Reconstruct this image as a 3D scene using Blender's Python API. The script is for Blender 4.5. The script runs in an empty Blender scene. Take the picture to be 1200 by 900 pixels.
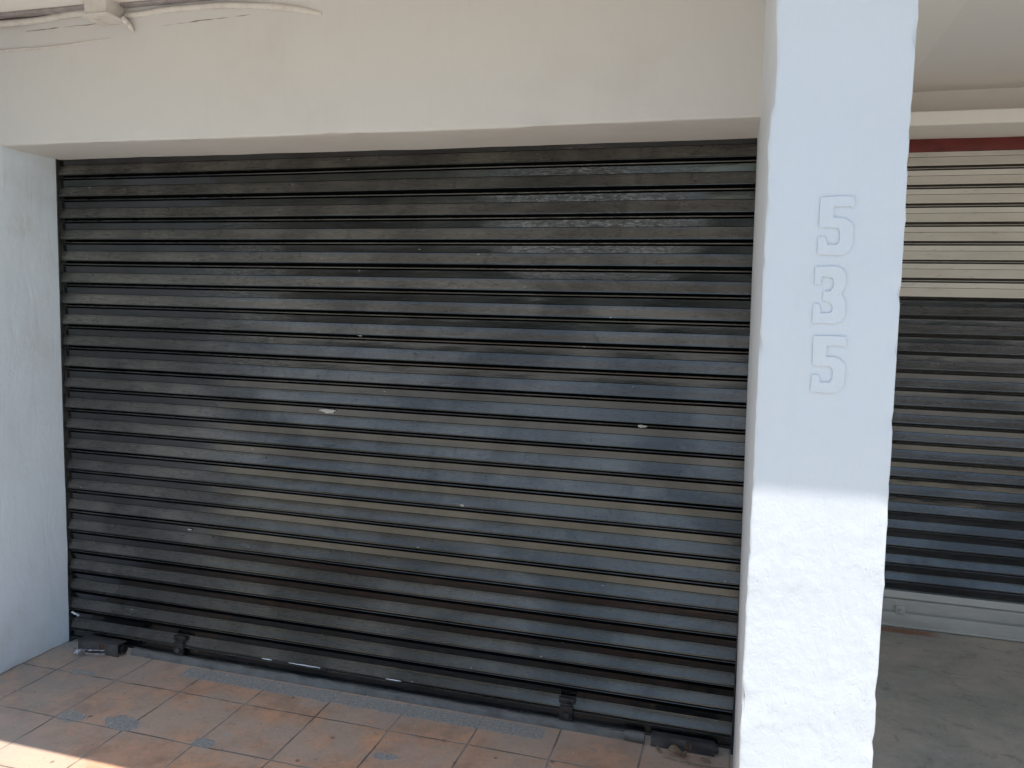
import bpy, bmesh, math, random
from mathutils import Vector, Matrix, noise

random.seed(7)
C = bpy.context.scene.collection
H = 2.205          # underside of the front beam
ZC = 2.71          # ceiling of the covered walk
W = 2.985          # shutter opening
PF = -1.10         # front face of the pillar
P = 0.0942         # slat pitch

# ------------------------------------------------------------------ node helper
class NT:
    def __init__(s, name):
        s.m = bpy.data.materials.new(name); s.m.use_nodes = True
        s.t = s.m.node_tree; s.n = s.t.nodes; s.l = s.t.links
        s.n.clear()
        s.out = s.n.new('ShaderNodeOutputMaterial'); s.b = s.n.new('ShaderNodeBsdfPrincipled')
        s.l.new(s.b.outputs[0], s.out.inputs[0])
        s.geo = s.n.new('ShaderNodeNewGeometry')
        s.pos = s.geo.outputs['Position']
    def put(s, sock, v):
        if v is None: return
        if hasattr(v, 'is_output') or isinstance(v, bpy.types.NodeSocket): s.l.new(v, sock)
        elif isinstance(v, (tuple, list)) and len(v) == 3 and sock.type == 'RGBA': sock.default_value = (*v, 1)
        else: sock.default_value = v
    def set(s, **k):
        names = dict(base='Base Color', rough='Roughness', metal='Metallic', spec='Specular IOR Level', ior='IOR',
                     normal='Normal', coat='Coat Weight', coatr='Coat Roughness', coatn='Coat Normal')
        for a, v in k.items(): s.put(s.b.inputs[names[a]], v)
    def math(s, op, a, b=None, c=None, clamp=False):
        n = s.n.new('ShaderNodeMath'); n.operation = op; n.use_clamp = clamp
        s.put(n.inputs[0], a); s.put(n.inputs[1], b)
        if c is not None: s.put(n.inputs[2], c)
        return n.outputs[0]
    def vec(s, scale=(1, 1, 1), loc=(0, 0, 0), src=None, rot=(0, 0, 0)):
        n = s.n.new('ShaderNodeMapping'); s.l.new(src or s.pos, n.inputs[0])
        n.inputs['Scale'].default_value = scale; n.inputs['Location'].default_value = loc
        n.inputs['Rotation'].default_value = rot
        return n.outputs[0]
    def noise(s, scale=5, detail=6, rough=.55, vec=None, dist=0, col=False):
        n = s.n.new('ShaderNodeTexNoise'); s.l.new(vec or s.pos, n.inputs['Vector'])
        n.inputs['Scale'].default_value = scale; n.inputs['Detail'].default_value = detail
        n.inputs['Roughness'].default_value = rough; n.inputs['Distortion'].default_value = dist
        return n.outputs[1 if col else 0]
    def voro(s, scale=5, vec=None, feature='F1', out=0, rnd=1.0):
        n = s.n.new('ShaderNodeTexVoronoi'); n.feature = feature
        s.l.new(vec or s.pos, n.inputs['Vector']); n.inputs['Scale'].default_value = scale
        n.inputs['Randomness'].default_value = rnd
        return n.outputs[out]
    def ramp(s, f, lo, hi, a=0.0, b=1.0):
        n = s.n.new('ShaderNodeMapRange'); n.interpolation_type = 'SMOOTHSTEP'
        s.put(n.inputs[0], f)
        for i, v in zip((1, 2, 3, 4), (lo, hi, a, b)): n.inputs[i].default_value = v
        return n.outputs[0]
    def mix(s, f, a, b, mode='MIX'):
        n = s.n.new('ShaderNodeMix'); n.data_type = 'RGBA'; n.blend_type = mode
        s.put(n.inputs[0], f); s.put(n.inputs[6], a); s.put(n.inputs[7], b)
        return n.outputs[2]
    def bump(s, h, strength=.3, dist=.002, nrm=None):
        n = s.n.new('ShaderNodeBump'); n.inputs['Strength'].default_value = strength
        n.inputs['Distance'].default_value = dist; s.put(n.inputs['Height'], h)
        if nrm is not None: s.l.new(nrm, n.inputs['Normal'])
        return n.outputs[0]
    def xyz(s, src=None):
        n = s.n.new('ShaderNodeSeparateXYZ'); s.l.new(src or s.pos, n.inputs[0]); return n.outputs
    def box(s, a, lo, hi, soft):
        return s.math('MULTIPLY', s.ramp(a, lo - soft, lo + soft), s.ramp(a, hi - soft, hi + soft, 1, 0))
    def white(s):
        n = s.n.new('ShaderNodeTexWhiteNoise'); return n

# ------------------------------------------------------------------ materials
def plaster(name, base=(.78, .77, .745), dirt=.25, rough=.62, bump=1.0, warm=(.50, .46, .40), spots=True, rough_low=None):
    k = NT(name)
    big = k.noise(1.7, 5, .6); mid = k.noise(9, 6, .65, k.vec((1, 1, .45))); fine = k.noise(140, 4, .6)
    stain = k.ramp(big, .48, .72)
    c = k.mix(k.math('MULTIPLY', stain, dirt), base, warm)
    c = k.mix(k.math('MULTIPLY', k.ramp(mid, .5, .75), dirt * .5), c, (.60, .60, .60))
    streak = k.noise(6, 4, .6, k.vec((5, 5, .5), (3, 1, 2)))
    c = k.mix(k.math('MULTIPLY', k.ramp(streak, .55, .75), dirt * .45), c, (.52, .50, .47))
    if spots:
        v = k.voro(7); vn = k.noise(30, 2)
        sp = k.math('MULTIPLY', k.ramp(v, .02, .035, 1, 0), k.ramp(vn, .5, .56))
        c = k.mix(k.math('MULTIPLY', sp, .6), c, (.25, .21, .17))
        # hairline chips
        cr = k.voro(3.1, k.noise(4, 5, .6, col=True), 'DISTANCE_TO_EDGE')
    k.set(base=c, rough=k.math('MULTIPLY_ADD', fine, .25, rough - .12), spec=.35)
    lumps = k.noise(24, 5, .6); trow = k.noise(11, 5, .55, k.vec((1, 1, .35)), 1.2)
    b1 = k.bump(trow, .55 * bump, .006); b2 = k.bump(lumps, .5 * bump, .0025, b1); b3 = k.bump(fine, .35 * bump, .0009, b2)
    if rough_low:
        x, y, z = k.xyz(); lowm = k.ramp(z, rough_low - .12, rough_low + .02, 1, .10)
        tr = k.noise(34, 6, .7, k.vec((1, 1, .5), (1, 2, 5)), 1.0); pit = k.voro(60, k.vec((1, 1, .6)))
        comb = k.noise(26, 3, .6, k.vec((9, 1, .7), (3, 0, 0)))
        pm = k.math('MULTIPLY', k.ramp(k.noise(5, 3), .45, .58), lowm)
        b3 = k.bump(k.math('MULTIPLY', tr, lowm), .5, .004, b3)
        b3 = k.bump(k.math('MULTIPLY', comb, pm), .6, .0016, b3)
        b3 = k.bump(k.math('MULTIPLY', k.ramp(pit, .05, .2), pm), .5, .0015, b3)
    k.set(normal=b3)
    return k.m

def shutter_paint(name, base=(.0045, .0048, .0052), dust=(.215, .20, .165), dustamt=.42, white_top=None):
    k = NT(name)
    x, y, z = k.xyz(); nx, ny, nz = k.xyz(k.geo.outputs['Normal'])
    up = k.ramp(nz, .08, .36)
    n1 = k.noise(2.2, 6, .6, k.vec((1, 1, 2.5))); n2 = k.noise(14, 6, .7, k.vec((.6, 1, 5)))
    wipe = k.noise(7, 5, .7, k.vec((3.2, 1, 1.2), rot=(0, .5, 0)), 1.5)
    d = k.math('MULTIPLY', up, dustamt)
    d = k.math('MULTIPLY', d, k.ramp(n1, .3, .7, .62, 1.12))
    d = k.math('MULTIPLY', d, k.ramp(n2, .3, .7, .94, 1.04))
    d = k.math('MULTIPLY', d, k.ramp(wipe, .56, .66, 1, .55))
    blotch = k.noise(1.9, 5, .6, k.vec((1, 1, 1.2), (6, 0, 3)), .8)
    d = k.math('MULTIPLY', d, k.ramp(blotch, .36, .62, .45, 1.12))
    d = k.math('MULTIPLY', d, k.ramp(z, 1.5, 2.15, 1, .72))
    low = k.ramp(z, .3, 1.1, .62, 1.0)
    d = k.math('MULTIPLY', d, low)
    d = k.math('ADD', d, .006, clamp=True)
    c = k.mix(d, base, dust)
    # specks of white paint and scuffs
    smu = k.math('MULTIPLY', k.ramp(k.noise(19, 5, .7, k.vec((.9, 1, 2.2), (1, 0, 8)), 1.0), .60, .68), up)
    c = k.mix(k.math('MULTIPLY', smu, .75), c, base)
    v = k.voro(23, k.vec((.55, 1, 1.4))); vn = k.noise(17, 3)
    sp = k.math('MULTIPLY', k.ramp(v, .045, .075, 1, 0), k.ramp(vn, .585, .61))
    c = k.mix(k.math('MULTIPLY', sp, .55), c, (.5, .5, .48))
    sc = k.noise(46, 4, .7, k.vec((.25, 1, 1.8)))
    scm = k.math('MULTIPLY', k.ramp(sc, .69, .73), k.ramp(n2, .5, .62))
    c = k.mix(k.math('MULTIPLY', scm, .18), c, (.33, .32, .30))
    rr = k.math('ADD', k.ramp(n2, .3, .7, .10, .15), k.math('MULTIPLY', up, .16))
    def blob(cx_, cz_, rx_, rz_):
        a = k.math('DIVIDE', k.math('SUBTRACT', x, cx_), rx_); b_ = k.math('DIVIDE', k.math('SUBTRACT', z, cz_), rz_)
        q = k.math('ADD', k.math('ADD', k.math('MULTIPLY', a, a), k.math('MULTIPLY', b_, b_)), k.math('MULTIPLY_ADD', n1, 3.0, -1.5))
        return k.ramp(q, -.1, 1.5, 1, 0)
    sheen = k.math('MAXIMUM', blob(2.40, 1.96, .42, .26), k.math('MULTIPLY', blob(.98, 1.62, .24, .36), .55))  # hand-placed patches of raised reflectance, imitating glints of sky
    sheen = k.math('MULTIPLY', sheen, k.ramp(nz, .0, .10, 1, 0))
    spk = k.ramp(k.noise(38, 5, .75, k.vec((.8, 1, 3.0), (2, 0, 1), rot=(0, .12, 0)), 1.2), .46, .60)
    k.set(base=c, rough=k.math('MULTIPLY_ADD', sheen, -.05, rr), ior=k.math('MULTIPLY_ADD', k.math('MULTIPLY', sheen, spk), .8, k.ramp(blotch, .36, .62, 1.62, 1.78)), spec=.5)
    wav = k.noise(14, 3, .5, k.vec((.6, 1, 2.2))); peel = k.noise(150, 4, .7, k.vec((.8, 1, 1)))
    run = k.noise(55, 3, .6, k.vec((.7, 1, 1.3)), 2.0)
    patchy = k.ramp(k.noise(2.6, 3, .5, k.vec((.8, 1, 1.5), (4, 0, 2))), .46, .60)
    cr = k.noise(80, 5, .75, k.vec((.8, 1, 1.2), rot=(0, .6, 0)), 1.5)
    b = k.bump(wav, .25, .003); b = k.bump(run, .12, .0010, b); b = k.bump(peel, .25, .0004, b)
    b = k.bump(k.math('MULTIPLY', cr, k.math('MAXIMUM', sheen, k.math('MULTIPLY', patchy, .08))), .9, .0035, b)
    k.set(normal=b)
    return k.m

def white_shutter(name):
    k = NT(name)
    nx, ny, nz = k.xyz(k.geo.outputs['Normal'])
    n1 = k.noise(3, 6, .6, k.vec((1, 1, 4))); n2 = k.noise(30, 5, .7, k.vec((.4, 1, 2)))
    c = k.mix(k.ramp(n1, .35, .7, .15, .55), (.69, .635, .56), (.50, .45, .38))
    c = k.mix(k.math('MULTIPLY', k.ramp(n2, .6, .72), .55), c, (.24, .20, .16))
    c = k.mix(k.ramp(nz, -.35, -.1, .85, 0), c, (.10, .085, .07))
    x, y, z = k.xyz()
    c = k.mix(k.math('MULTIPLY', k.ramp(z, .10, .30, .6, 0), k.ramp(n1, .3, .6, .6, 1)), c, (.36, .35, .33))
    k.set(base=c, rough=.5, spec=.4, normal=k.bump(n2, .35, .001))
    return k.m

def tiles(name):
    k = NT(name)
    x, y, z = k.xyz()
    S = .31174; X0 = .1787; Y0 = -.2641
    wob = k.math('MULTIPLY_ADD', k.noise(2.3, 4, .6), .016, -.008)
    wob2 = k.math('MULTIPLY_ADD', k.noise(30, 4, .6), .005, -.0025)
    w = k.math('ADD', wob, wob2)
    u = k.math('DIVIDE', k.math('ADD', k.math('SUBTRACT', x, X0), w), S)
    v = k.math('DIVIDE', k.math('ADD', k.math('SUBTRACT', y, Y0), w), S)
    fu = k.math('FRACT', u); fv = k.math('FRACT', v)
    eu = k.math('MINIMUM', fu, k.math('SUBTRACT', 1.0, fu)); ev = k.math('MINIMUM', fv, k.math('SUBTRACT', 1.0, fv))
    e = k.math('MINIMUM', eu, ev)
    jn = k.math('MULTIPLY_ADD', k.noise(12, 4, .6), .008, -.004)
    e = k.math('ADD', k.math('ADD', e, jn), k.math('MULTIPLY_ADD', k.noise(45, 4, .7), .014, -.007))
    joint = k.ramp(e, .007, .014, 1, 0)
    cu = k.math('FLOOR', u); cv = k.math('FLOOR', v)
    cm = k.n.new('ShaderNodeCombineXYZ'); k.l.new(cu, cm.inputs[0]); k.l.new(cv, cm.inputs[1])
    wn = k.white(); k.l.new(cm.outputs[0], wn.inputs['Vector'])
    r = wn.outputs['Value']
    big = k.noise(1.6, 5, .6); mid = k.noise(7, 7, .68); fin = k.noise(60, 5, .7); blot = k.noise(3.6, 5, .6, k.vec(loc=(5, 2, 0)))
    c = k.mix(r, (.86, .46, .26), (.74, .43, .28))
    c = k.mix(k.ramp(mid, .35, .68), c, (.52, .30, .19))
    c = k.mix(k.math('MULTIPLY', k.ramp(blot, .38, .60), .8), c, (.62, .46, .35))
    c = k.mix(k.math('MULTIPLY', k.ramp(fin, .48, .72), .4), c, (.38, .29, .235))
    # dirtier, greyer close to the left wall and to the shutter
    near = k.math('MAXIMUM', k.ramp(x, .15, .95, .8, 0), k.ramp(y, -.35, .0, 0, .45))
    nn = k.ramp(mid, .3, .6, .5, 1)
    c = k.mix(k.math('MULTIPLY', near, nn), c, (.40, .355, .31))
    # dark droppings, old gum and pale paint drops
    g = k.voro(6.3, k.vec((1, 1, 1), (.3, .7, 0))); gm = k.ramp(k.math('ADD', g, k.math('MULTIPLY', k.noise(40, 3), .05)), .075, .095, 1, 0)
    gm = k.math('MULTIPLY', gm, k.ramp(k.noise(2.7, 2, .5, k.vec(loc=(9, 3, 0))), .40, .46))
    sm = k.noise(21, 6, .75, k.vec((1, 1.6, 1), (7, 1, 0), rot=(0, 0, .5)), .6)
    c = k.mix(k.math('MULTIPLY', k.ramp(sm, .56, .70), .5), c, (.30, .22, .18))
    c = k.mix(k.math('MULTIPLY', k.ramp(sm, .30, .40, 1, 0), .35), c, (.66, .56, .48))
    c = k.mix(k.math('MULTIPLY', gm, .6), c, (.10, .075, .06))
    p1 = k.voro(19, k.vec(loc=(2, 5, 0))); pm = k.math('MULTIPLY', k.ramp(p1, .06, .09, 1, 0), k.ramp(k.noise(9, 2), .42, .48))
    c = k.mix(k.math('MULTIPLY', pm, .8), c, (.62, .60, .56))
    p2 = k.voro(5.1, k.vec(loc=(1, 3, 0))); pm2 = k.math('MULTIPLY', k.ramp(k.math('ADD', p2, k.math('MULTIPLY', k.noise(50, 3), .06)), .075, .09, 1, 0), k.ramp(k.noise(2, 2, .5, k.vec(loc=(3, 3, 0))), .47, .52))
    c = k.mix(k.math('MULTIPLY', pm2, .75), c, (.52, .51, .49))
    c = k.mix(k.math('MULTIPLY', joint, .93), c, k.mix(k.ramp(k.noise(5, 4), .4, .65), (.16, .14, .12), (.40, .35, .30)))
    # cement repairs
    grit = k.noise(95, 5, .75); cc = k.mix(k.ramp(grit, .35, .68), (.29, .27, .24), (.52, .485, .44))
    en = k.math('MULTIPLY_ADD', k.noise(14, 5, .7), .07, -.035)
    en3 = k.math('MULTIPLY_ADD', k.noise(60, 3, .7), .014, -.007)
    yy = k.math('ADD', k.math('ADD', y, k.math('MULTIPLY', en, .55)), en3); xx = k.math('ADD', k.math('ADD', x, en), en3)
    strip = k.math('MULTIPLY', k.box(yy, -.146, -.062, .004), k.box(xx, .70, 2.30, .008))
    m = strip; big2 = k.math('MULTIPLY_ADD', k.noise(17, 4, .65, k.vec(loc=(3, 8, 1))), 3.4, -1.75)
    for (px, py, rx, ry) in ((.54, -.555, .062, .040), (.76, -.535, .085, .045), (1.135, -.555, .05, .030), (.30, -.25, .07, .02), (1.80, -.43, .05, .022), (.03, -.03, .10, .05), (2.22, -.46, .035, .03), (2.72, -.30, .02, .07)):
        dx = k.math('DIVIDE', k.math('SUBTRACT', xx, px), rx); dy = k.math('DIVIDE', k.math('SUBTRACT', yy, py), ry)
        dd = k.math('ADD', k.math('ADD', k.math('MULTIPLY', dx, dx), k.math('MULTIPLY', dy, dy)), big2)
        m = k.math('MAXIMUM', m, k.ramp(dd, .75, 1.05, 1, 0))
    c = k.mix(m, c, cc)
    fl = k.math('MULTIPLY', m, k.ramp(k.voro(42, k.vec((1, .5, 1))), .13, .2, 1, 0))
    c = k.mix(k.math('MULTIPLY', fl, k.ramp(k.noise(6, 2), .5, .58, 0, .8)), c, (.62, .61, .6))
    k.set(base=c, rough=k.math('ADD', k.ramp(mid, .3, .7, .42, .7), k.math('MULTIPLY', m, .2)), spec=.4)
    hgt = k.math('ADD', k.math('MULTIPLY', joint, -1.0), k.math('MULTIPLY', m, k.math('MULTIPLY_ADD', grit, .9, -.25)))
    b = k.bump(hgt, .8, .003); b = k.bump(mid, .3, .002, b); b = k.bump(fin, .3, .0007, b)
    k.set(normal=b)
    return k.m

def simple(name, base, rough=.6, var=.3, scale=12, dark=None, metal=0, bump=.3, spec=.4, dist=.002, stretch=(1, 1, 1)):
    k = NT(name)
    n = k.noise(scale, 6, .65, k.vec(stretch)); f = k.noise(scale * 9, 4, .6)
    d = dark or tuple(b * .45 for b in base)
    c = k.mix(k.math('MULTIPLY', k.ramp(n, .38, .7), var), base, d)
    c = k.mix(k.math('MULTIPLY', k.ramp(f, .55, .75), var * .6), c, d)
    k.set(base=c, rough=k.ramp(n, .3, .7, max(rough - .1, .05), min(rough + .12, 1)), metal=metal, spec=spec,
          normal=k.bump(k.math('ADD', n, k.math('MULTIPLY', f, .4)), bump, dist))
    return k.m

def concrete_floor(name):
    k = NT(name)
    a = k.noise(2.2, 7, .65); b = k.noise(9, 6, .7, k.vec((1, 1, 1), (3, 3, 0)), .8); f = k.noise(70, 5, .7)
    c = k.mix(k.ramp(a, .35, .65), (.50, .43, .35), (.36, .34, .29))
    c = k.mix(k.math('MULTIPLY', k.ramp(b, .52, .70), .45), c, (.52, .51, .46))
    c = k.mix(k.math('MULTIPLY', k.ramp(b, .34, .46, 1, 0), .6), c, (.24, .21, .18))
    c = k.mix(k.math('MULTIPLY', k.ramp(f, .5, .75), .35), c, (.19, .175, .16))
    v = k.voro(15); pm = k.math('MULTIPLY', k.ramp(v, .05, .075, 1, 0), k.ramp(k.noise(5, 2), .5, .56))
    c = k.mix(k.math('MULTIPLY', pm, .75), c, (.5, .49, .46))
    x, y, z = k.xyz()
    rust = k.math('MULTIPLY', k.math('MULTIPLY', k.box(k.math('ADD', y, k.math('MULTIPLY_ADD', b, .1, -.05)), 1.42, 1.49, .012), k.box(x, 3.6, 3.98, .05)), k.ramp(f, .3, .5))
    c = k.mix(k.math('MULTIPLY', rust, .85), c, (.26, .085, .035))
    k.set(base=c, rough=k.ramp(a, .3, .7, .4, .65), spec=.4)
    bb = k.bump(b, .4, .004); bb = k.bump(f, .4, .001, bb); k.set(normal=bb)
    return k.m

M = {}
M['pillar'] = plaster('pillar_plaster', (.655, .69, .738), .18, .6, 1.0, spots=False, warm=(.50, .49, .46), rough_low=1.22)
M['wall'] = plaster('wall_plaster', (.80, .885, .98), .34, .55, .7)
M['beam'] = plaster('beam_plaster', (.605, .585, .565), .38, .6, .55, warm=(.50, .455, .43))
M['ceiling'] = plaster('ceiling_plaster', (.82, .77, .73), .10, .7, .4)
M['ceilwarm'] = plaster('soffit_plaster', (.85, .81, .76), .05, .7, .4, warm=(.6, .55, .5))
M['rear'] = plaster('cream_lintel', (.86, .80, .72), .12, .6, .4)
M['conduit'] = simple('painted_conduit', (.64, .60, .56), .7, .35, 20, (.40, .33, .29))
M['grime'] = simple('grimy_paint', (.66, .64, .64), .6, .95, 40, (.50, .38, .27), bump=.5, dist=.001)
M['black'] = shutter_paint('black_gloss_paint')
M['blackrear'] = shutter_paint('black_gloss_paint_old', base=(.004, .0042, .005), dust=(.14, .145, .16), dustamt=.36)
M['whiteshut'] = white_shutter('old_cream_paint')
M['steel'] = simple('black_painted_steel', (.018, .018, .019), .32, .5, 30, (.06, .055, .05), spec=.5)
M['boxsteel'] = simple('dusty_black_steel', (.045, .045, .047), .45, .7, 16, (.14, .13, .12), spec=.5)
M['gap'] = simple('dark_joint', (.003, .003, .003), .9, .1, spec=.05, bump=0)
M['brown_gap'] = simple('dark_brown_joint', (.12, .10, .08), .9, .3, spec=.05, bump=0)
M['hole'] = simple('dark_opening', (.006, .006, .006), .8, .1)
M['thresh'] = simple('dirty_threshold', (.19, .185, .17), .6, .8, 22, (.09, .085, .08), stretch=(.5, 1, 1), bump=.6)
M['red'] = simple('oxide_red_paint', (.17, .024, .017), .55, .5, 18, (.08, .018, .012))
M['tiles'] = tiles('terracotta_tiles')
M['floor'] = concrete_floor('stained_concrete')
M['asphalt'] = simple('pale_bounce_road', (.46, .445, .41), .85, .3, 3, (.36, .345, .32))  # unseen road, colour raised to bounce more sunlight
M['kerb'] = simple('kerb_concrete', (.50, .485, .45), .8, .4, 6)
M['bounce_pave'] = simple('pale_bounce_pavement', (.55, .505, .415), .8, .3, 4, (.43, .39, .31))  # paled and tinted for bounce light and shutter reflections
M['ochre'] = simple('ochre_reflection_facade', (.55, .49, .36), .8, .3, 2)
M['green'] = simple('grey_green_reflection_facade', (.50, .52, .44), .8, .3, 2)
M['glass'] = simple('window_glass', (.02, .025, .03), .08, .1, spec=.6, bump=0)
M['leaf'] = simple('dry_leaf', (.36, .28, .19), .7, .6, 30, (.17, .10, .05))
M['foil'] = simple('silver_wrapper', (.62, .64, .68), .3, .3, 60, (.3, .3, .33), metal=.6)
M['paper'] = simple('white_paper_and_gleam', (.80, .82, .86), .6, .1, 40)  # also colours the slivers that stand for gleams of light
M['flake'] = simple('paint_flake', (.40, .40, .385), .6, .3, 60)
M['stone'] = simple('grit_stone', (.42, .40, .37), .8, .5, 60)
M['black_paint_stripe'] = simple('road_line_paint', (.6, .6, .55), .7, .3, 5)

# ------------------------------------------------------------------ object helpers
def link(name, bm, mat, parent=None, smooth=None, mats=None):
    me = bpy.data.meshes.new(name)
    if parent is not None:
        loc = parent.matrix_world.translation if parent.type == 'EMPTY' else Vector(ROOTLOC.get(parent.name, (0, 0, 0)))
        bmesh.ops.translate(bm, verts=bm.verts, vec=-loc)
    bmesh.ops.recalc_face_normals(bm, faces=bm.faces[:]) if id(bm) not in KEEP else None
    KEEP.discard(id(bm)); bm.to_mesh(me); bm.free()
    for m in (mats or [mat]): me.materials.append(m)
    if smooth is not None:
        me.shade_smooth(); me.set_sharp_from_angle(angle=math.radians(smooth))
    o = bpy.data.objects.new(name, me); C.objects.link(o)
    if parent is not None:
        o.parent = parent; ROOTLOC[o.name] = tuple(loc)
    return o
ROOTLOC = {}; KEEP = set()

def thing(name, label, cat, loc=(0, 0, 0), group=None):
    o = bpy.data.objects.new(name, None); C.objects.link(o)
    o.location = loc; o.empty_display_size = .1
    o['label'] = label; o['category'] = cat
    if group: o['group'] = group
    bpy.context.view_layer.update()
    return o
def tag(o, label, cat, group=None):
    o['label'] = label; o['category'] = cat
    if group: o['group'] = group
    return o
def struct(o):
    o['kind'] = 'structure'; return o

def box(bm, x0, x1, y0, y1, z0, z1, bev=0, seg=2, mi=0):
    r = bmesh.ops.create_cube(bm, size=1)
    vs = r['verts']
    bmesh.ops.scale(bm, verts=vs, vec=(x1 - x0, y1 - y0, z1 - z0))
    bmesh.ops.translate(bm, verts=vs, vec=((x0 + x1) / 2, (y0 + y1) / 2, (z0 + z1) / 2))
    fs = {f for v in vs for f in v.link_faces}
    for f in fs: f.material_index = mi
    if bev:
        es = list({e for v in vs for e in v.link_edges})
        bmesh.ops.bevel(bm, geom=es, offset=bev, segments=seg, affect='EDGES', profile=.6)
    return bm
def boxo(name, x0, x1, y0, y1, z0, z1, mat, parent=None, bev=0, seg=2):
    bm = bmesh.new(); box(bm, x0, x1, y0, y1, z0, z1, bev, seg)
    return link(name, bm, mat, parent, 40 if bev else None)

def fbm(p, s, seed=0):
    return noise.fractal(Vector(p) * s + Vector((seed, seed * 1.7, -seed)), .6, 2.1, 4)
def wob(co, amp=.004, hi=.22):
    p = Vector(co)
    d = Vector((fbm(p, 1.3, 3), fbm(p, 1.3, 11), fbm(p, 1.3, 23))) * amp
    d += Vector((fbm(p, 9, 5), fbm(p, 9, 15), fbm(p, 9, 25))) * amp * hi
    return p + d
def plaster_box(name, x0, x1, y0, y1, z0, z1, mat, parent=None, step=.05, amp=.004, bev=.010, shape=None, fine_axes='xyz', chips=0, smooth=50, hf=.22):
    bm = bmesh.new(); box(bm, x0, x1, y0, y1, z0, z1, bev, 3)
    for ax, lo, hi in ((0, x0, x1), (1, y0, y1), (2, z0, z1)):
        if 'xyz'[ax] not in fine_axes: continue
        n = max(2, int((hi - lo) / step)); no = Vector((0, 0, 0)); no[ax] = 1
        for i in range(1, n):
            co = Vector((0, 0, 0)); co[ax] = lo + (hi - lo) * i / n
            if co[ax] - lo < bev * 1.3 or hi - co[ax] < bev * 1.3: continue
            bmesh.ops.bisect_plane(bm, geom=bm.verts[:] + bm.edges[:] + bm.faces[:], plane_co=co, plane_no=no, dist=1e-6)
    bm.normal_update()
    nrm = {v: v.normal.copy() for v in bm.verts}
    for v in bm.verts:
        c = v.co.copy()
        q = Vector(shape(c)) if shape else c
        q = q + (wob(c, amp, hf) - c)
        if chips:
            dx = min(c.x - x0, x1 - c.x); dy = min(c.y - y0, y1 - c.y); dz = min(c.z - z0, z1 - c.z)
            near = sorted((dx, dy, dz))[1]
            if near < bev * 1.5:
                f = fbm(c, 27, 41)
                q -= nrm[v] * max(0, f - .28) * chips * 2.2
                q += nrm[v] * max(0, -f - .42) * chips
        v.co = q
    return link(name, bm, mat, parent, smooth)

def tube(bm, pts, r, n=10, cap=True):
    rings = []
    pts = [Vector(p) for p in pts]
    for i, p in enumerate(pts):
        t = (pts[min(i + 1, len(pts) - 1)] - pts[max(i - 1, 0)]).normalized()
        a = t.orthogonal().normalized() if i == 0 else (rings[-1][1] - t * rings[-1][1].dot(t)).normalized()
        b = t.cross(a)
        rr = r[i] if isinstance(r, (list, tuple)) else r
        vs = [bm.verts.new(p + (a * math.cos(k * 2 * math.pi / n) + b * math.sin(k * 2 * math.pi / n)) * rr) for k in range(n)]
        rings.append((vs, a))
    for (A, _), (B, _) in zip(rings, rings[1:]):
        for k in range(n): bm.faces.new((A[k], A[(k + 1) % n], B[(k + 1) % n], B[k]))
    if cap:
        bm.faces.new(rings[0][0]); bm.faces.new(rings[-1][0])
    return bm

# ------------------------------------------------------------------ roller shutter curtain
PROFILE = [(0, .010), (.020, .010), (.026, -.014), (.032, -.0182), (.05, -.0183), (.10, -.0166), (.16, -.0143), (.22, -.0119),
           (.28, -.0096), (.34, -.0075), (.40, -.0056), (.46, -.0040), (.50, -.0031), (.5015, .006), (.5195, .006), (.521, -.0034),
           (.62, -.0037), (.72, -.0041), (.795, -.0046), (.802, .009), (.852, .009), (.858, -.001), (.872, -.0046), (.893, -.0056), (.915, -.0046),
           (.930, -.001), (.937, .010)]
def curtain(name, x0, x1, z0, z1, y, mat, parent, seed, nx=110, pitch=P, mats=None, mi=None, sag=.003, lean=True, gi=None):
    bm = bmesh.new(); KEEP.add(id(bm))
    rnd = random.Random(seed)
    ns = int(math.ceil((z1 - z0) / pitch))
    xs = [x0 + (x1 - x0) * i / nx for i in range(nx + 1)]
    prev = None; pyo = 0
    for s in range(ns):
        tilt = rnd.choice((-.0013, -.0005, 0, 0, .0004, .0007)); off = rnd.uniform(-.0012, .0012); ph = rnd.uniform(0, 99); dz = rnd.uniform(-.0012, .0012)
        for j, (f, yo) in enumerate(PROFILE):
            z = z0 + (s + f) * pitch
            if z > z1: break
            row = []
            for i, x in enumerate(xs):
                t = (x - x0) / (x1 - x0)
                d = noise.noise(Vector((x * 1.6, ph, s * .31))) * .0022 + noise.noise(Vector((x * 7, ph * 2, f * 2.1))) * .0007
                zz = z + dz + noise.noise(Vector((x * .9, 7, ph * .1))) * .0016 + noise.noise(Vector((x * .5, seed, z * .6))) * sag
                low = min(1, max(0, (.60 - z) / .22)) if lean else 0
                aa = .0075 * low * max(0, (f - .52) / .275) if .5205 <= f <= .80 else 0
                yy = y + yo - aa + off + tilt * (f - .5) * 2 + d
                row.append(bm.verts.new((x, yy, zz)))
            if prev:
                for i in range(nx):
                    fc = bm.faces.new((prev[i], prev[i + 1], row[i + 1], row[i]))
                    if gi is not None and (pyo > .004 or yo > .004): fc.material_index = gi
                    elif mi: fc.material_index = mi((prev[i].co.z + row[i].co.z) / 2, xs[i])
            prev = row; pyo = yo
    return link(name, bm, mat, parent, 24, mats)

# ================================================================== SETTING
bm = bmesh.new(); box(bm, -90, 90, -90, 60, -.35, -.155)
struct(link('road', bm, M['asphalt']))
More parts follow.
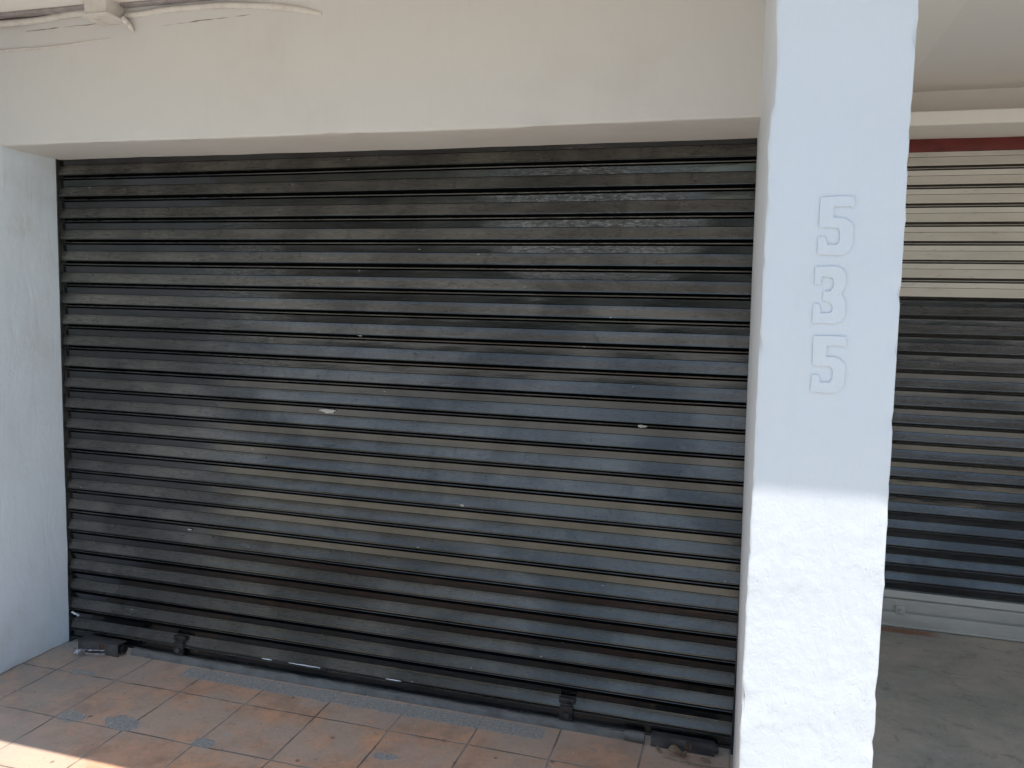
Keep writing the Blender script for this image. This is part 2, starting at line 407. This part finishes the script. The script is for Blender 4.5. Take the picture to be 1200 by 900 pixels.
# tiled pavement in front of the shop, concrete floor in the recessed bay
bm = bmesh.new(); box(bm, -12, 3.12, -.97, .30, -.155, 0)
struct(link('tiled_pavement', bm, M['tiles']))
bm = bmesh.new(); box(bm, 3.12, 12, -.97, 1.75, -.155, -.003)
struct(link('concrete_floor', bm, M['floor']))
bm = bmesh.new(); box(bm, -40, 40, -3.60, -.971, -.155, -.004)
struct(link('bounce_pavement', bm, M['bounce_pave']))  # unseen pale strip added to bounce sunlight under the canopy
bm = bmesh.new(); box(bm, -40, 40, -3.78, -3.60, -.2, .004, .012)
struct(link('kerb', bm, M['kerb'], smooth=40))
bm = bmesh.new(); box(bm, -40, 40, -13.0, -10.8, -.2, -.01)
struct(link('far_pavement', bm, M['kerb']))

# ---- pillar
def pillar_shape(c):
    x, y, z = c
    t = min(max(z / 2.3, 0), 1.2)
    u = (x - 2.985) / (3.262 - 2.985)
    fr = (y - PF) / (0 - PF)
    fr = min(max(fr, 0), 1)
    xl_front = 2.985 - .013 * t
    xl_back = 2.996 - .031 * t
    xl = xl_front * (1 - fr) + xl_back * fr
    if z > 2.02: xl += (.007 * math.sin(min(1, (z - 2.02) / .2) * math.pi)) * (1 - fr)
    xr = 3.262 - .016 * t + .003 * math.sin(z * 2.1)
    return (xl + (xr - xl) * u, y, z)
pil = thing('pillar', 'tall white plastered pillar with house number, sunlit on its lower half', 'pillar', (3.12, -.55, 0))
plaster_box('shaft', 2.985, 3.262, PF, .02, 0, ZC + .02, M['pillar'], pil, step=.022, amp=.0016, bev=.007, shape=pillar_shape, chips=.0055, hf=.06)

def digit(pts, u0, ztop, w, h, i, name='digit'):
    bm = bmesh.new()
    vs = []
    for (a, b) in pts:
        vs.append(bm.verts.new((u0 + a * w, PF - .0022, ztop - (1 - b) * h)))
    f = bm.faces.new(vs)
    if f.normal.y > 0: f.normal_flip()
    f.normal_update()
    if f.normal.y > 0: f.normal_flip()
    r = bmesh.ops.inset_region(bm, faces=[f], thickness=.0050, depth=.0055, use_even_offset=True)
    for q in r['faces']: q.material_index = 1
    bmesh.ops.triangulate(bm, faces=[q for q in bm.faces if len(q.verts) > 4])
    bmesh.ops.subdivide_edges(bm, edges=bm.edges[:], cuts=1)
    for v in bm.verts:
        c = v.co.copy(); d = wob(c, .0016, .08) - c
        s = Vector(pillar_shape((c.x, PF, c.z))) - Vector((c.x, PF, c.z))
        j = Vector((fbm(c, 60, 2), 0, fbm(c, 60, 9))) * .0014
        v.co = c + d + s + j
    KEEP.add(id(bm))
    return link(name, bm, None, pil, 60, [M['pillar'], M['grime']])
def arc(cx, cy, rx, ry, a0, a1, n=6):
    return [(cx + rx * math.cos(math.radians(a0 + (a1 - a0) * i / n)), cy + ry * math.sin(math.radians(a0 + (a1 - a0) * i / n))) for i in range(n + 1)]
FIVE = [(0, 1), (1, 1), (1, .80), (.92, .80), (.92, .83), (.42, .83), (.42, .64), (.62, .64)] + arc(.62, .42, .40, .22, 80, 0, 5) + [(1.02, .22)] + arc(.66, .22, .36, .22, -10, -90, 5) + \
       [(0, 0), (0, .31), (.20, .31), (.28, .18), (.50, .18)] + arc(.50, .26, .14, .08, -80, 0, 3) + arc(.50, .38, .14, .09, 0, 90, 3) + [(.12, .47), (0, .50)]
THREE = [(0, 1), (.64, 1)] + arc(.62, .80, .36, .20, 80, 0, 5) + [(.98, .66), (.88, .54), (.88, .50), (1.0, .40)] + arc(.64, .20, .38, .20, 10, -90, 6) + \
        [(0, 0), (0, .34), (.18, .34), (.26, .18), (.50, .18)] + arc(.50, .27, .12, .09, -80, 80, 4) + [(.30, .42), (.30, .56), (.50, .57)] + arc(.50, .70, .11, .11, -80, 80, 4) + \
        [(.26, .82), (.20, .68), (0, .68)]
digit(FIVE, 3.094, 1.852, .068, .120, 0)
digit(THREE, 3.091, 1.708, .064, .120, 1)
digit(FIVE, 3.095, 1.562, .066, .120, 2)

# ---- left wall and the partition behind the pillar
lw = thing('side_wall', 'bluish white plastered wall at the left end of the black shutter', 'wall', (-1.7, -.55, 0))
plaster_box('wall_face', -.55, .0, PF, .29, -.002, ZC + .02, M['wall'], lw, step=.045, amp=.006, bev=.012, chips=.008)
boxo('wall_front', -4.2, -.552, PF + .004, .29, 0, ZC + .01, M['wall'], lw)
pw = boxo('partition_wall', 3.02, 3.25, .025, 1.79, 0, ZC - .005, M['wall'])
tag(pw, 'plastered partition wall running back behind the white pillar', 'wall')

# ---- front beam
bt = thing('concrete_beam', 'wide pale grey plastered beam over the black shutter', 'beam', (1.5, -.15, H))
def beam_shape(c):
    x, y, z = c
    if z < H + .05:
        z = z + .002 * math.sin(x * 2.1 + .6) + (.006 * (1 - x / 3) if y < -.2 else .004 * (1 - x / 3))
    return (x, y, z)
plaster_box('beam_body', -.06, 3.03, -.302, .29, H, ZC + .03, M['beam'], bt, step=.05, amp=.0035, bev=.009, shape=beam_shape, chips=.006)

# ---- ceiling over the walk, canopy edge and the unseen storey added above to block sky
cl = thing('canopy', 'pale plastered ceiling slab over the covered walk', 'ceiling', (2, 0, ZC))
boxo('slab', -14, 14, -1.497, 1.47, ZC, ZC + .17, M['ceiling'], cl)
bs = boxo('cross_beam', 3.0, 3.634, -.25, 1.46, ZC - .016, ZC - .001, M['ceilwarm'], bt if False else None)
tag(bs, 'shallow pale plaster band across the ceiling behind the pillar', 'ceiling')
up = thing('sky_block_storey', 'unseen plain plastered upper storey added above the canopy to block sky', 'building', (0, .5, ZC + .17))
boxo('wall', -14, 14, -.3, 4.0, ZC + .172, 6.2, M['beam'], up)  # unseen storey added to block the sky behind the canopy

# ---- rear bay on the right: lintel, red strip, roller shutter
rl = thing('rear_lintel', 'stepped cream lintel above the two-tone shutter', 'lintel', (4.8, 1.5, 2.5))
plaster_box('moulding', 3.255, 8.0, 1.21, 1.80, 2.494, 2.558, M['rear'], rl, step=.08, amp=.0035, bev=.006)
plaster_box('upper_face', 3.252, 8.0, 1.463, 1.78, 2.556, ZC + .03, M['rear'], rl, step=.08, amp=.003, bev=.004)
boxo('red_strip', 3.26, 8.0, 1.515, 1.76, 2.435, 2.4975, M['red'], rl, .003)
er = boxo('end_wall', 6.9, 9.2, PF, 1.84, -.01, ZC - .003, M['wall'])
tag(er, 'plastered wall closing the far right end of the recessed bay', 'wall')

rs = thing('roller_shutter', 'two-tone roller shutter right of the pillar, cream above and black below', 'roller shutter', (5.0, 1.53, 0))
def rear_mi(z, x):
    e = 1.712 + .002 * math.sin(x * 9)
    return 0 if (z > e or z < .178) else 1
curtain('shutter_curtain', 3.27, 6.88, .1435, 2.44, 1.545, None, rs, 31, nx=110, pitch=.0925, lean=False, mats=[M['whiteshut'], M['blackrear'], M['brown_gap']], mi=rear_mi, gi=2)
bm = bmesh.new(); box(bm, 3.27, 6.88, 1.513, 1.545, .080, .1425, .006); box(bm, 3.27, 6.88, 1.505, 1.545, .010, .074, .006); box(bm, 3.27, 6.88, 1.494, 1.545, .001, .014, .004)
link('bottom_rail', bm, M['whiteshut'], rs, 40)
bm = bmesh.new(); box(bm, 3.805, 3.85, 1.500, 1.514, .065, .115, .004); tube(bm, [(3.83, 1.50, .09), (3.83, 1.487, .09)], .009)
link('lock_plate', bm, M['whiteshut'], rs, 40)

# ================================================================== MAIN SHUTTER
ms = thing('roller_shutter', 'large glossy black roller shutter filling the bay under the beam', 'roller shutter', (1.5, 0, 0))
curtain('shutter_curtain', .008, 2.992, .067, H + .03, .0, None, ms, 5, nx=150, mats=[M['black'], M['gap']], gi=1)
# side guides: steel channels
for (xa, xb, nm) in ((.0005, .007, 'guide_rail'), (2.986, 2.9985, 'guide_rail')):
    bm = bmesh.new(); box(bm, xa, xb, -.024, .03, .0, H + .01, .002)
    link(nm, bm, M['steel'], ms, 40)
# bottom rail
bm = bmesh.new(); box(bm, .009, 2.985, -.014, .008, .014, .0635, .003); box(bm, .009, 2.985, -.021, -.0145, .058, .0630, .0015)
box(bm, .009, 2.985, -.023, -.0145, .020, .027, .0015)
link('bottom_rail', bm, M['black'], ms, 40)
# hasps
for hx in (.612, 2.372):
    bm = bmesh.new()
    box(bm, hx - .026, hx + .026, -.036, -.022, .030, .086, .003)
    box(bm, hx - .031, hx + .031, -.026, -.012, .092, .114, .003)
    box(bm, hx - .020, hx + .020, -.031, -.018, .080, .095, .002)
    h = link('hasp', bm, M['steel'], ms, 40)
    bm = bmesh.new(); tube(bm, [(hx + .004, -.032, .056), (hx + .004, -.046, .056)], .010, 12)
    link('lock_cylinder', bm, M['boxsteel'], h, 40)

# floor lock boxes
def lock_box(x0, x1, ya, yb, h, label, loc, hole='right'):
    t = thing('lock_housing', label, 'lock housing', loc)
    bm = bmesh.new(); T = .004
    box(bm, x0, x1, ya, yb, h - T, h, .0015)
    box(bm, x0, x1, ya, ya + T, .001, h - T - .0005, .0012)
    box(bm, x0, x0 + T, ya + T + .001, yb, .001, h - T - .0005, .001)
    link('housing', bm, M['boxsteel'], t, 40)
    bm = bmesh.new(); xc = x1 - .012
    tube(bm, [(xc - .04, (ya + yb) / 2, h * .5), (x1 + .012, (ya + yb) / 2, h * .5)], h * .34, 16)
    link('bolt_sleeve', bm, M['steel'], t, 40)
    bm = bmesh.new(); tube(bm, [(x1 + .0125, (ya + yb) / 2, h * .5), (x1 + .014, (ya + yb) / 2, h * .5)], h * .22, 16)
    link('sleeve_opening', bm, M['hole'], t, 40)
    bm = bmesh.new()
    for q in (.35, .42): box(bm, x0 + (x1 - x0) * (q + .2), x0 + (x1 - x0) * (q + .23), ya - .004, ya, h * .3, h * .9, .001)
    link('weld_tab', bm, simple_cached('rusty_steel', (.16, .075, .04)), t, 40)
    return t
_c = {}
def simple_cached(n, b):
    if n not in _c: _c[n] = simple(n, b, .8, .6, 30)
    return _c[n]
lock_box(.115, .335, -.088, -.030, .056, 'black steel lock housing on the tiles at the left foot of the shutter', (.22, -.06, 0))
lock_box(2.70, 2.93, -.062, -.026, .044, 'black steel lock housing on the tiles at the right foot of the shutter', (2.8, -.05, 0))

# threshold strip on the tiles
bm = bmesh.new(); KEEP.add(id(bm))
n = 90; prof = [(-.020, .0), (-.020, .022), (-.026, .028), (-.040, .027), (-.047, .018), (-.050, .0)]
prev = None
for i in range(n + 1):
    x = .37 + (2.655 - .37) * i / n
    row = [bm.verts.new((x, a + noise.noise(Vector((x * 6, b * 90, a * 50))) * .003, max(0, b * (1 + .12 * noise.noise(Vector((x * 9, 3, b * 40)))) ))) for a, b in prof]
    if prev:
        for j in range(len(prof) - 1): bm.faces.new((prev[j], row[j], row[j + 1], prev[j + 1]))
    else: bm.faces.new(row)
    prev = row
bm.faces.new(list(reversed(prev)))
bmesh.ops.recalc_face_normals(bm, faces=bm.faces[:])
th = thing('threshold', 'low grey dirt-crusted threshold bar along the foot of the black shutter', 'threshold', (1.5, -.035, 0))
link('bar', bm, M['thresh'], th, 50)
bm = bmesh.new(); tube(bm, [(2.60, -.045, .020), (2.63, -.045, .021), (2.675, -.046, .020)], [.016, .021, .019], 12)
link('knuckle', bm, M['thresh'], th, 50)

# ================================================================== CONDUIT ALONG THE BEAM
cd = thing('electrical_conduit', 'painted-over conduit with junction box along the top of the beam', 'conduit', (.6, -.33, 2.69))
bm = bmesh.new(); pts = [(-.12 + i * .045, -.312 + .003 * math.sin(i * .9), 2.676 + .0014 * i + .003 * math.sin(i * .7)) for i in range(16)]
tube(bm, pts, .0125, 12); link('pipe', bm, M['conduit'], cd, 60)
bm = bmesh.new(); box(bm, .535, .635, -.40, -.300, 2.652, 2.712, .006)
link('junction_box', bm, M['conduit'], cd, 40)
bm = bmesh.new(); box(bm, .520, .650, -.408, -.296, 2.644, 2.652, .003); tube(bm, [(.565, -.37, 2.645), (.565, -.37, 2.640)], .009)
link('box_lid', bm, M['conduit'], cd, 40)
bm = bmesh.new(); tube(bm, [(.645, -.33, 2.655), (.665, -.318, 2.632), (.675, -.308, 2.612)], [.012, .011, .004], 10)
link('sleeve', bm, M['grime'], cd, 60)
bm = bmesh.new(); pts = []
for i in range(22):
    t = i / 21; pts.append((.64 + t * .83, -.306 + .002 * math.sin(i), 2.672 + .014 * math.sin(t * 3.0) - .055 * t ** 3))
tube(bm, pts, [.011] * 20 + [.010, .006], 12); link('pipe', bm, M['conduit'], cd, 60)
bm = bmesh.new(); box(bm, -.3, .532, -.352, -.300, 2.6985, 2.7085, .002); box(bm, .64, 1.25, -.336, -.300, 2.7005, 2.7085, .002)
link('gap_shadow', bm, simple('mauve_gap_shadow', (.34, .30, .30), .8, .5, 20), cd, 40)  # dark strips standing in for the shadow between beam and ceiling
CR = simple('dirt_line', (.30, .23, .19), .8, .6, 40)
for (xa, xb, za, zb) in ((.16, .54, 2.650, 2.655), (.93, 1.45, 2.688, 2.634), (.80, 1.20, 2.627, 2.640)):
    bm = bmesh.new(); q = [(xa + (xb - xa) * i / 14, -.3022, za + (zb - za) * i / 14 + .003 * noise.noise(Vector((i * .6, xa, 1)))) for i in range(15)]
    tube(bm, q, [.0005 + .0028 * max(0, noise.noise(Vector((i * .9, xb, 4))) + .35) * math.sin(math.pi * (i + .3) / 15) for i in range(15)], 6)
    link('paint_crack', bm, CR, cd, 60)
bm = bmesh.new(); pts = [(-.1 + i * .11, -.3035, 2.575 + .003 * i + .004 * math.sin(i * 1.3)) for i in range(7)]
tube(bm, pts, [.002, .004, .005, .004, .005, .003, .001], 8)
link('cable', bm, M['conduit'], cd, 60)

# ================================================================== LITTER
def leaf(x, y, z, L, a, roll, label, seed):
    rnd = random.Random(seed); bm = bmesh.new(); n = 8; rows = []
    for i in range(n + 1):
        t = i / n; w = L * .33 * math.sin(math.pi * min(1, t * .93 + .05)) ** .8
        rows.append([bm.verts.new((t * L - L / 2, s * w, L * .35 * (abs(s) ** 2) * .7 + L * .22 * math.sin(t * 3 + seed) + rnd.uniform(-1, 1) * L * .015)) for s in (-1, -.5, 0, .5, 1)])
    for A, B in zip(rows, rows[1:]):
        for j in range(4): bm.faces.new((A[j], A[j + 1], B[j + 1], B[j]))
    tube(bm, [(-L / 2, 0, rows[0][2].co.z), (-L * .75, L * .03, rows[0][2].co.z + L * .05)], L * .012, 5)
    bmesh.ops.rotate(bm, verts=bm.verts, cent=(0, 0, 0), matrix=Matrix.Rotation(roll, 3, 'X'))
    bmesh.ops.rotate(bm, verts=bm.verts, cent=(0, 0, 0), matrix=Matrix.Rotation(a, 3, 'Z'))
    zmin = min(v.co.z for v in bm.verts)
    bmesh.ops.translate(bm, verts=bm.verts, vec=(0, 0, -zmin))
    o = link('dry_leaf', bm, M['leaf'], None, 70); o.location = (x, y, z)
    return tag(o, label, 'leaf', 'dry leaves blown against the lock housing')
leaf(2.79, -.092, .002, .052, .3, .5, 'largest curled tan dry leaf in front of the right lock housing', 1)
leaf(2.825, -.098, .002, .046, 1.9, -.6, 'curled dry leaf standing at the right of the leaf litter', 2)
leaf(2.735, -.092, .002, .030, 2.6, .3, 'small reddish brown leaf beside the threshold knuckle', 4)
leaf(2.90, -.11, .002, .038, 3.0, .2, 'flat dry leaf nearest the foot of the pillar', 6)
bm = bmesh.new()
for k in range(4):
    a = 2.75 + k * .03
    tube(bm, [(a, -.125 - k * .006, .004), (a + .09, -.130 - k * .004, .006), (a + .17, -.137 + k * .007, .003)], .0016, 5)
tag(link('dry_twig', bm, M['leaf'], None, 60), 'thin dry stalks lying on the tiles before the right lock housing', 'twig')
# crumpled silver wrapper
bm = bmesh.new()
def ribbon(bm, a, b, w, seed, n=10, hz=.012):
    rnd = random.Random(seed); A = Vector(a); B = Vector(b); d = (B - A).normalized(); s = Vector((-d.y, d.x, 0)) * w
    prev = None
    for i in range(n + 1):
        p = A.lerp(B, i / n) + Vector((0, 0, abs(rnd.gauss(0, hz * .4))))
        tw = Vector((0, 0, rnd.uniform(-.6, .6) * w))
        r = [bm.verts.new(p - s - tw), bm.verts.new(p + s * .2 + Vector((0, 0, rnd.uniform(0, .6) * w))), bm.verts.new(p + s + tw)]
        if prev:
            for j in (0, 1): bm.faces.new((prev[j], prev[j + 1], r[j + 1], r[j]))
        prev = r
ribbon(bm, (.135, -.125, .012), (.185, -.120, .014), .016, 2, 9, .02)
ribbon(bm, (.165, -.115, .022), (.275, -.100, .030), .0035, 3, 8, .002)
ribbon(bm, (.175, -.125, .012), (.290, -.112, .020), .0035, 4, 8, .002)
o = link('foil_wrapper', bm, M['foil'], None, None)
tag(o, 'crumpled silver wrapper lying before the left lock housing', 'litter')
# scrap caught at the left end of the slats
bm = bmesh.new(); ribbon(bm, (.030, -.030, .150), (.075, -.034, .137), .0045, 5, 7, .004); ribbon(bm, (.045, -.030, .146), (.078, -.037, .146), .004, 6, 5, .003)
for v in bm.verts: v.co.y -= .002
tag(link('paper_scrap', bm, M['paper'], None, None), 'torn white scrap caught at the left edge of the black shutter', 'litter')
# gleams of light through the bottom joint, modelled as white slivers
for (xa, xb, lab) in ((1.030, 1.080, 'short white strip as light gleam left of the long one in the bottom joint'),
                      (1.160, 1.312, 'longest white strip as light gleam in the bottom joint of the shutter'),
                      (1.612, 1.680, 'white strip as light gleam right of the long one in the bottom joint')):
    bm = bmesh.new(); n = 8; prev = None
    for i in range(n + 1):
        x = xa + (xb - xa) * i / n; t = .5 + .5 * math.sin(math.pi * i / n)
        z = .0725 + .0006 * math.sin(i * 2.1); hh = .0026 * t
        r = [bm.verts.new((x, -.0230, z - hh)), bm.verts.new((x, -.0245, z)), bm.verts.new((x, -.0225, z + hh))]
        if prev:
            for j in (0, 1): bm.faces.new((prev[j], prev[j + 1], r[j + 1], r[j]))
        prev = r
    tag(link('light_gleam', bm, M['paper'], None, 60), lab, 'litter')
# bare patches on the slats, where paint has flaked off
def flake(x, z, w, h, lab, seed):
    k = math.floor((z - .067) / P); f = (z - .067) / P - k
    ya = min((abs(f - a), b) for a, b in PROFILE)[1]
    rnd = random.Random(seed); bm = bmesh.new(); n = 14
    c = bm.verts.new((x, ya - .0058, z)); ring = []
    for i in range(n):
        a = i * 2 * math.pi / n; r = rnd.uniform(.65, 1.1)
        ring.append(bm.verts.new((x + math.cos(a) * w * r, ya - .0048 - .001 * math.sin(a), z + math.sin(a) * h * r)))
    for i in range(n): bm.faces.new((c, ring[i], ring[(i + 1) % n]))
    tag(link('bird_dropping', bm, M['flake'], None, 60), lab, 'splash')
flake(1.335, 1.166, .042, .010, 'large pale splash near the middle of the black shutter', 1)
flake(2.615, 1.187, .018, .006, 'pale splash on the shutter near the pillar, right of the large one', 2)
flake(1.47, 1.480, .012, .0045, 'small pale splash high on the shutter above the large one', 3)
flake(1.93, .83, .010, .006, 'small round pale splash below and right of the large one', 4)
flake(.66, .60, .013, .004, 'small pale splash low on the left part of the shutter', 5)

# fine grit on the floors
bm = bmesh.new(); rnd = random.Random(11)
for i in range(520):
    if i < 330: x = rnd.uniform(.05, 2.95); y = -rnd.random() ** 1.6 * 1.3 - .06
    elif i < 420: x = rnd.uniform(.05, 2.95); y = rnd.uniform(-.075, -.05)
    else: x = rnd.uniform(3.35, 6.0); y = rnd.uniform(-.3, 1.45)
    r = rnd.choice((.0012, .0016, .0022, .003)) * rnd.uniform(.8, 1.4)
    rr = bmesh.ops.create_icosphere(bm, subdivisions=1, radius=r)
    for v in rr['verts']:
        v.co = Vector((v.co.x * rnd.uniform(.7, 1.4) + x, v.co.y * rnd.uniform(.7, 1.3) + y, v.co.z * .6 + r * .3 + (-.003 if x > 3.12 else 0)))
g = link('grit', bm, M['stone'], None, None); g['kind'] = 'stuff'; tag(g, 'loose pale grit scattered over the tiles and concrete', 'grit')

# ================================================================== ACROSS THE STREET: UNSEEN FACADES ADDED AND SHAPED FOR REFLECTIONS AND SKY LIGHT
def reflection_facade(name, label, x0, x1, y, h, mat, nwin, seed):
    t = thing(name, label, 'building', ((x0 + x1) / 2, y - 3, 0))
    boxo('wall', x0, x1, y - 6, y, -.02, h, mat, t)  # body of an unseen building added for reflections
    boxo('reflection_parapet', x0 - .1, x1 + .1, y - 6.1, y + .12, h + .003, h + .35, M['kerb'], t)
    w = (x1 - x0) / nwin
    for i in range(nwin):
        xc = x0 + w * (i + .5)
        for z0 in ([1.0, 4.2] if h > 5.5 else [.6]):
            f = boxo('reflection_window', xc - w * .28, xc + w * .28, y + .003, y + .07, z0, z0 + 1.5, M['kerb'], t, .01)
            boxo('pane', xc - w * .25, xc + w * .25, y + .0705, y + .082, z0 + .08, z0 + 1.42, M['glass'], f)
    return t
reflection_facade('reflection_building', 'ochre two-storey building added across the street for reflections', -24, -3.0, -13, 6.4, M['ochre'], 6, 1)
reflection_facade('house', 'low grey-green house added across the street for reflections', -2.9, 3.4, -13, 2.4, M['green'], 2, 2)  # unseen house added for reflections and sky light
reflection_facade('reflection_building', 'long single-storey building added across the street for reflections', 3.5, 24, -13, 3.3, M['green'], 6, 3)

# ================================================================== CAMERA
f_, yaw, pit, rol, cx, d = 922.138, .273643, -.094261, .025732, 2.92407, 2.88757
cy_, sy_ = math.cos(yaw), math.sin(yaw); cp, sp = math.cos(pit), math.sin(pit)
F = Vector((-sy_ * cp, cy_ * cp, sp)); R_ = Vector((cy_, sy_, 0)); U = R_.cross(F)
cr, sr = math.cos(rol), math.sin(rol)
R2 = R_ * cr + U * sr; U2 = -R_ * sr + U * cr
cam = bpy.data.cameras.new('camera'); co = bpy.data.objects.new('camera', cam); C.objects.link(co)
mw = Matrix((R2, U2, -F)).transposed().to_4x4(); mw.translation = Vector((cx, -d, 1.6)); co.matrix_world = mw
cam.sensor_width = 36; cam.lens = f_ / 1200 * 36; cam.clip_end = 500; cam.clip_start = .05
bpy.context.scene.camera = co

# ================================================================== LIGHT
az = math.radians(15); el = math.atan(3.74 * math.cos(az))
S = Vector((math.cos(el) * math.sin(az), -math.cos(el) * math.cos(az), math.sin(el)))
sd = bpy.data.lights.new('sun', 'SUN'); sd.energy = 6.2; sd.angle = math.radians(.4); sd.color = (1, .945, .87)
so = bpy.data.objects.new('sun', sd); C.objects.link(so)
so.rotation_euler = S.to_track_quat('Z', 'Y').to_euler(); so.location = (0, -5, 12)
w = bpy.data.worlds.new('World'); bpy.context.scene.world = w; w.use_nodes = True
nt = w.node_tree; nt.nodes.clear()
o = nt.nodes.new('ShaderNodeOutputWorld'); b = nt.nodes.new('ShaderNodeBackground'); s = nt.nodes.new('ShaderNodeTexSky')
s.sky_type = 'NISHITA'; s.sun_disc = False; s.sun_elevation = el; s.sun_rotation = math.radians(165)
s.dust_density = 0.7; s.air_density = 1.6; s.ozone_density = 2.0
b.inputs[1].default_value = .20
nt.links.new(s.outputs[0], b.inputs[0]); nt.links.new(b.outputs[0], o.inputs[0])
sc = bpy.context.scene
sc.view_settings.view_transform = 'Standard'; sc.view_settings.look = 'None'; sc.view_settings.exposure = 0; sc.view_settings.gamma = 1
sc.cycles.max_bounces = 10; sc.cycles.diffuse_bounces = 6
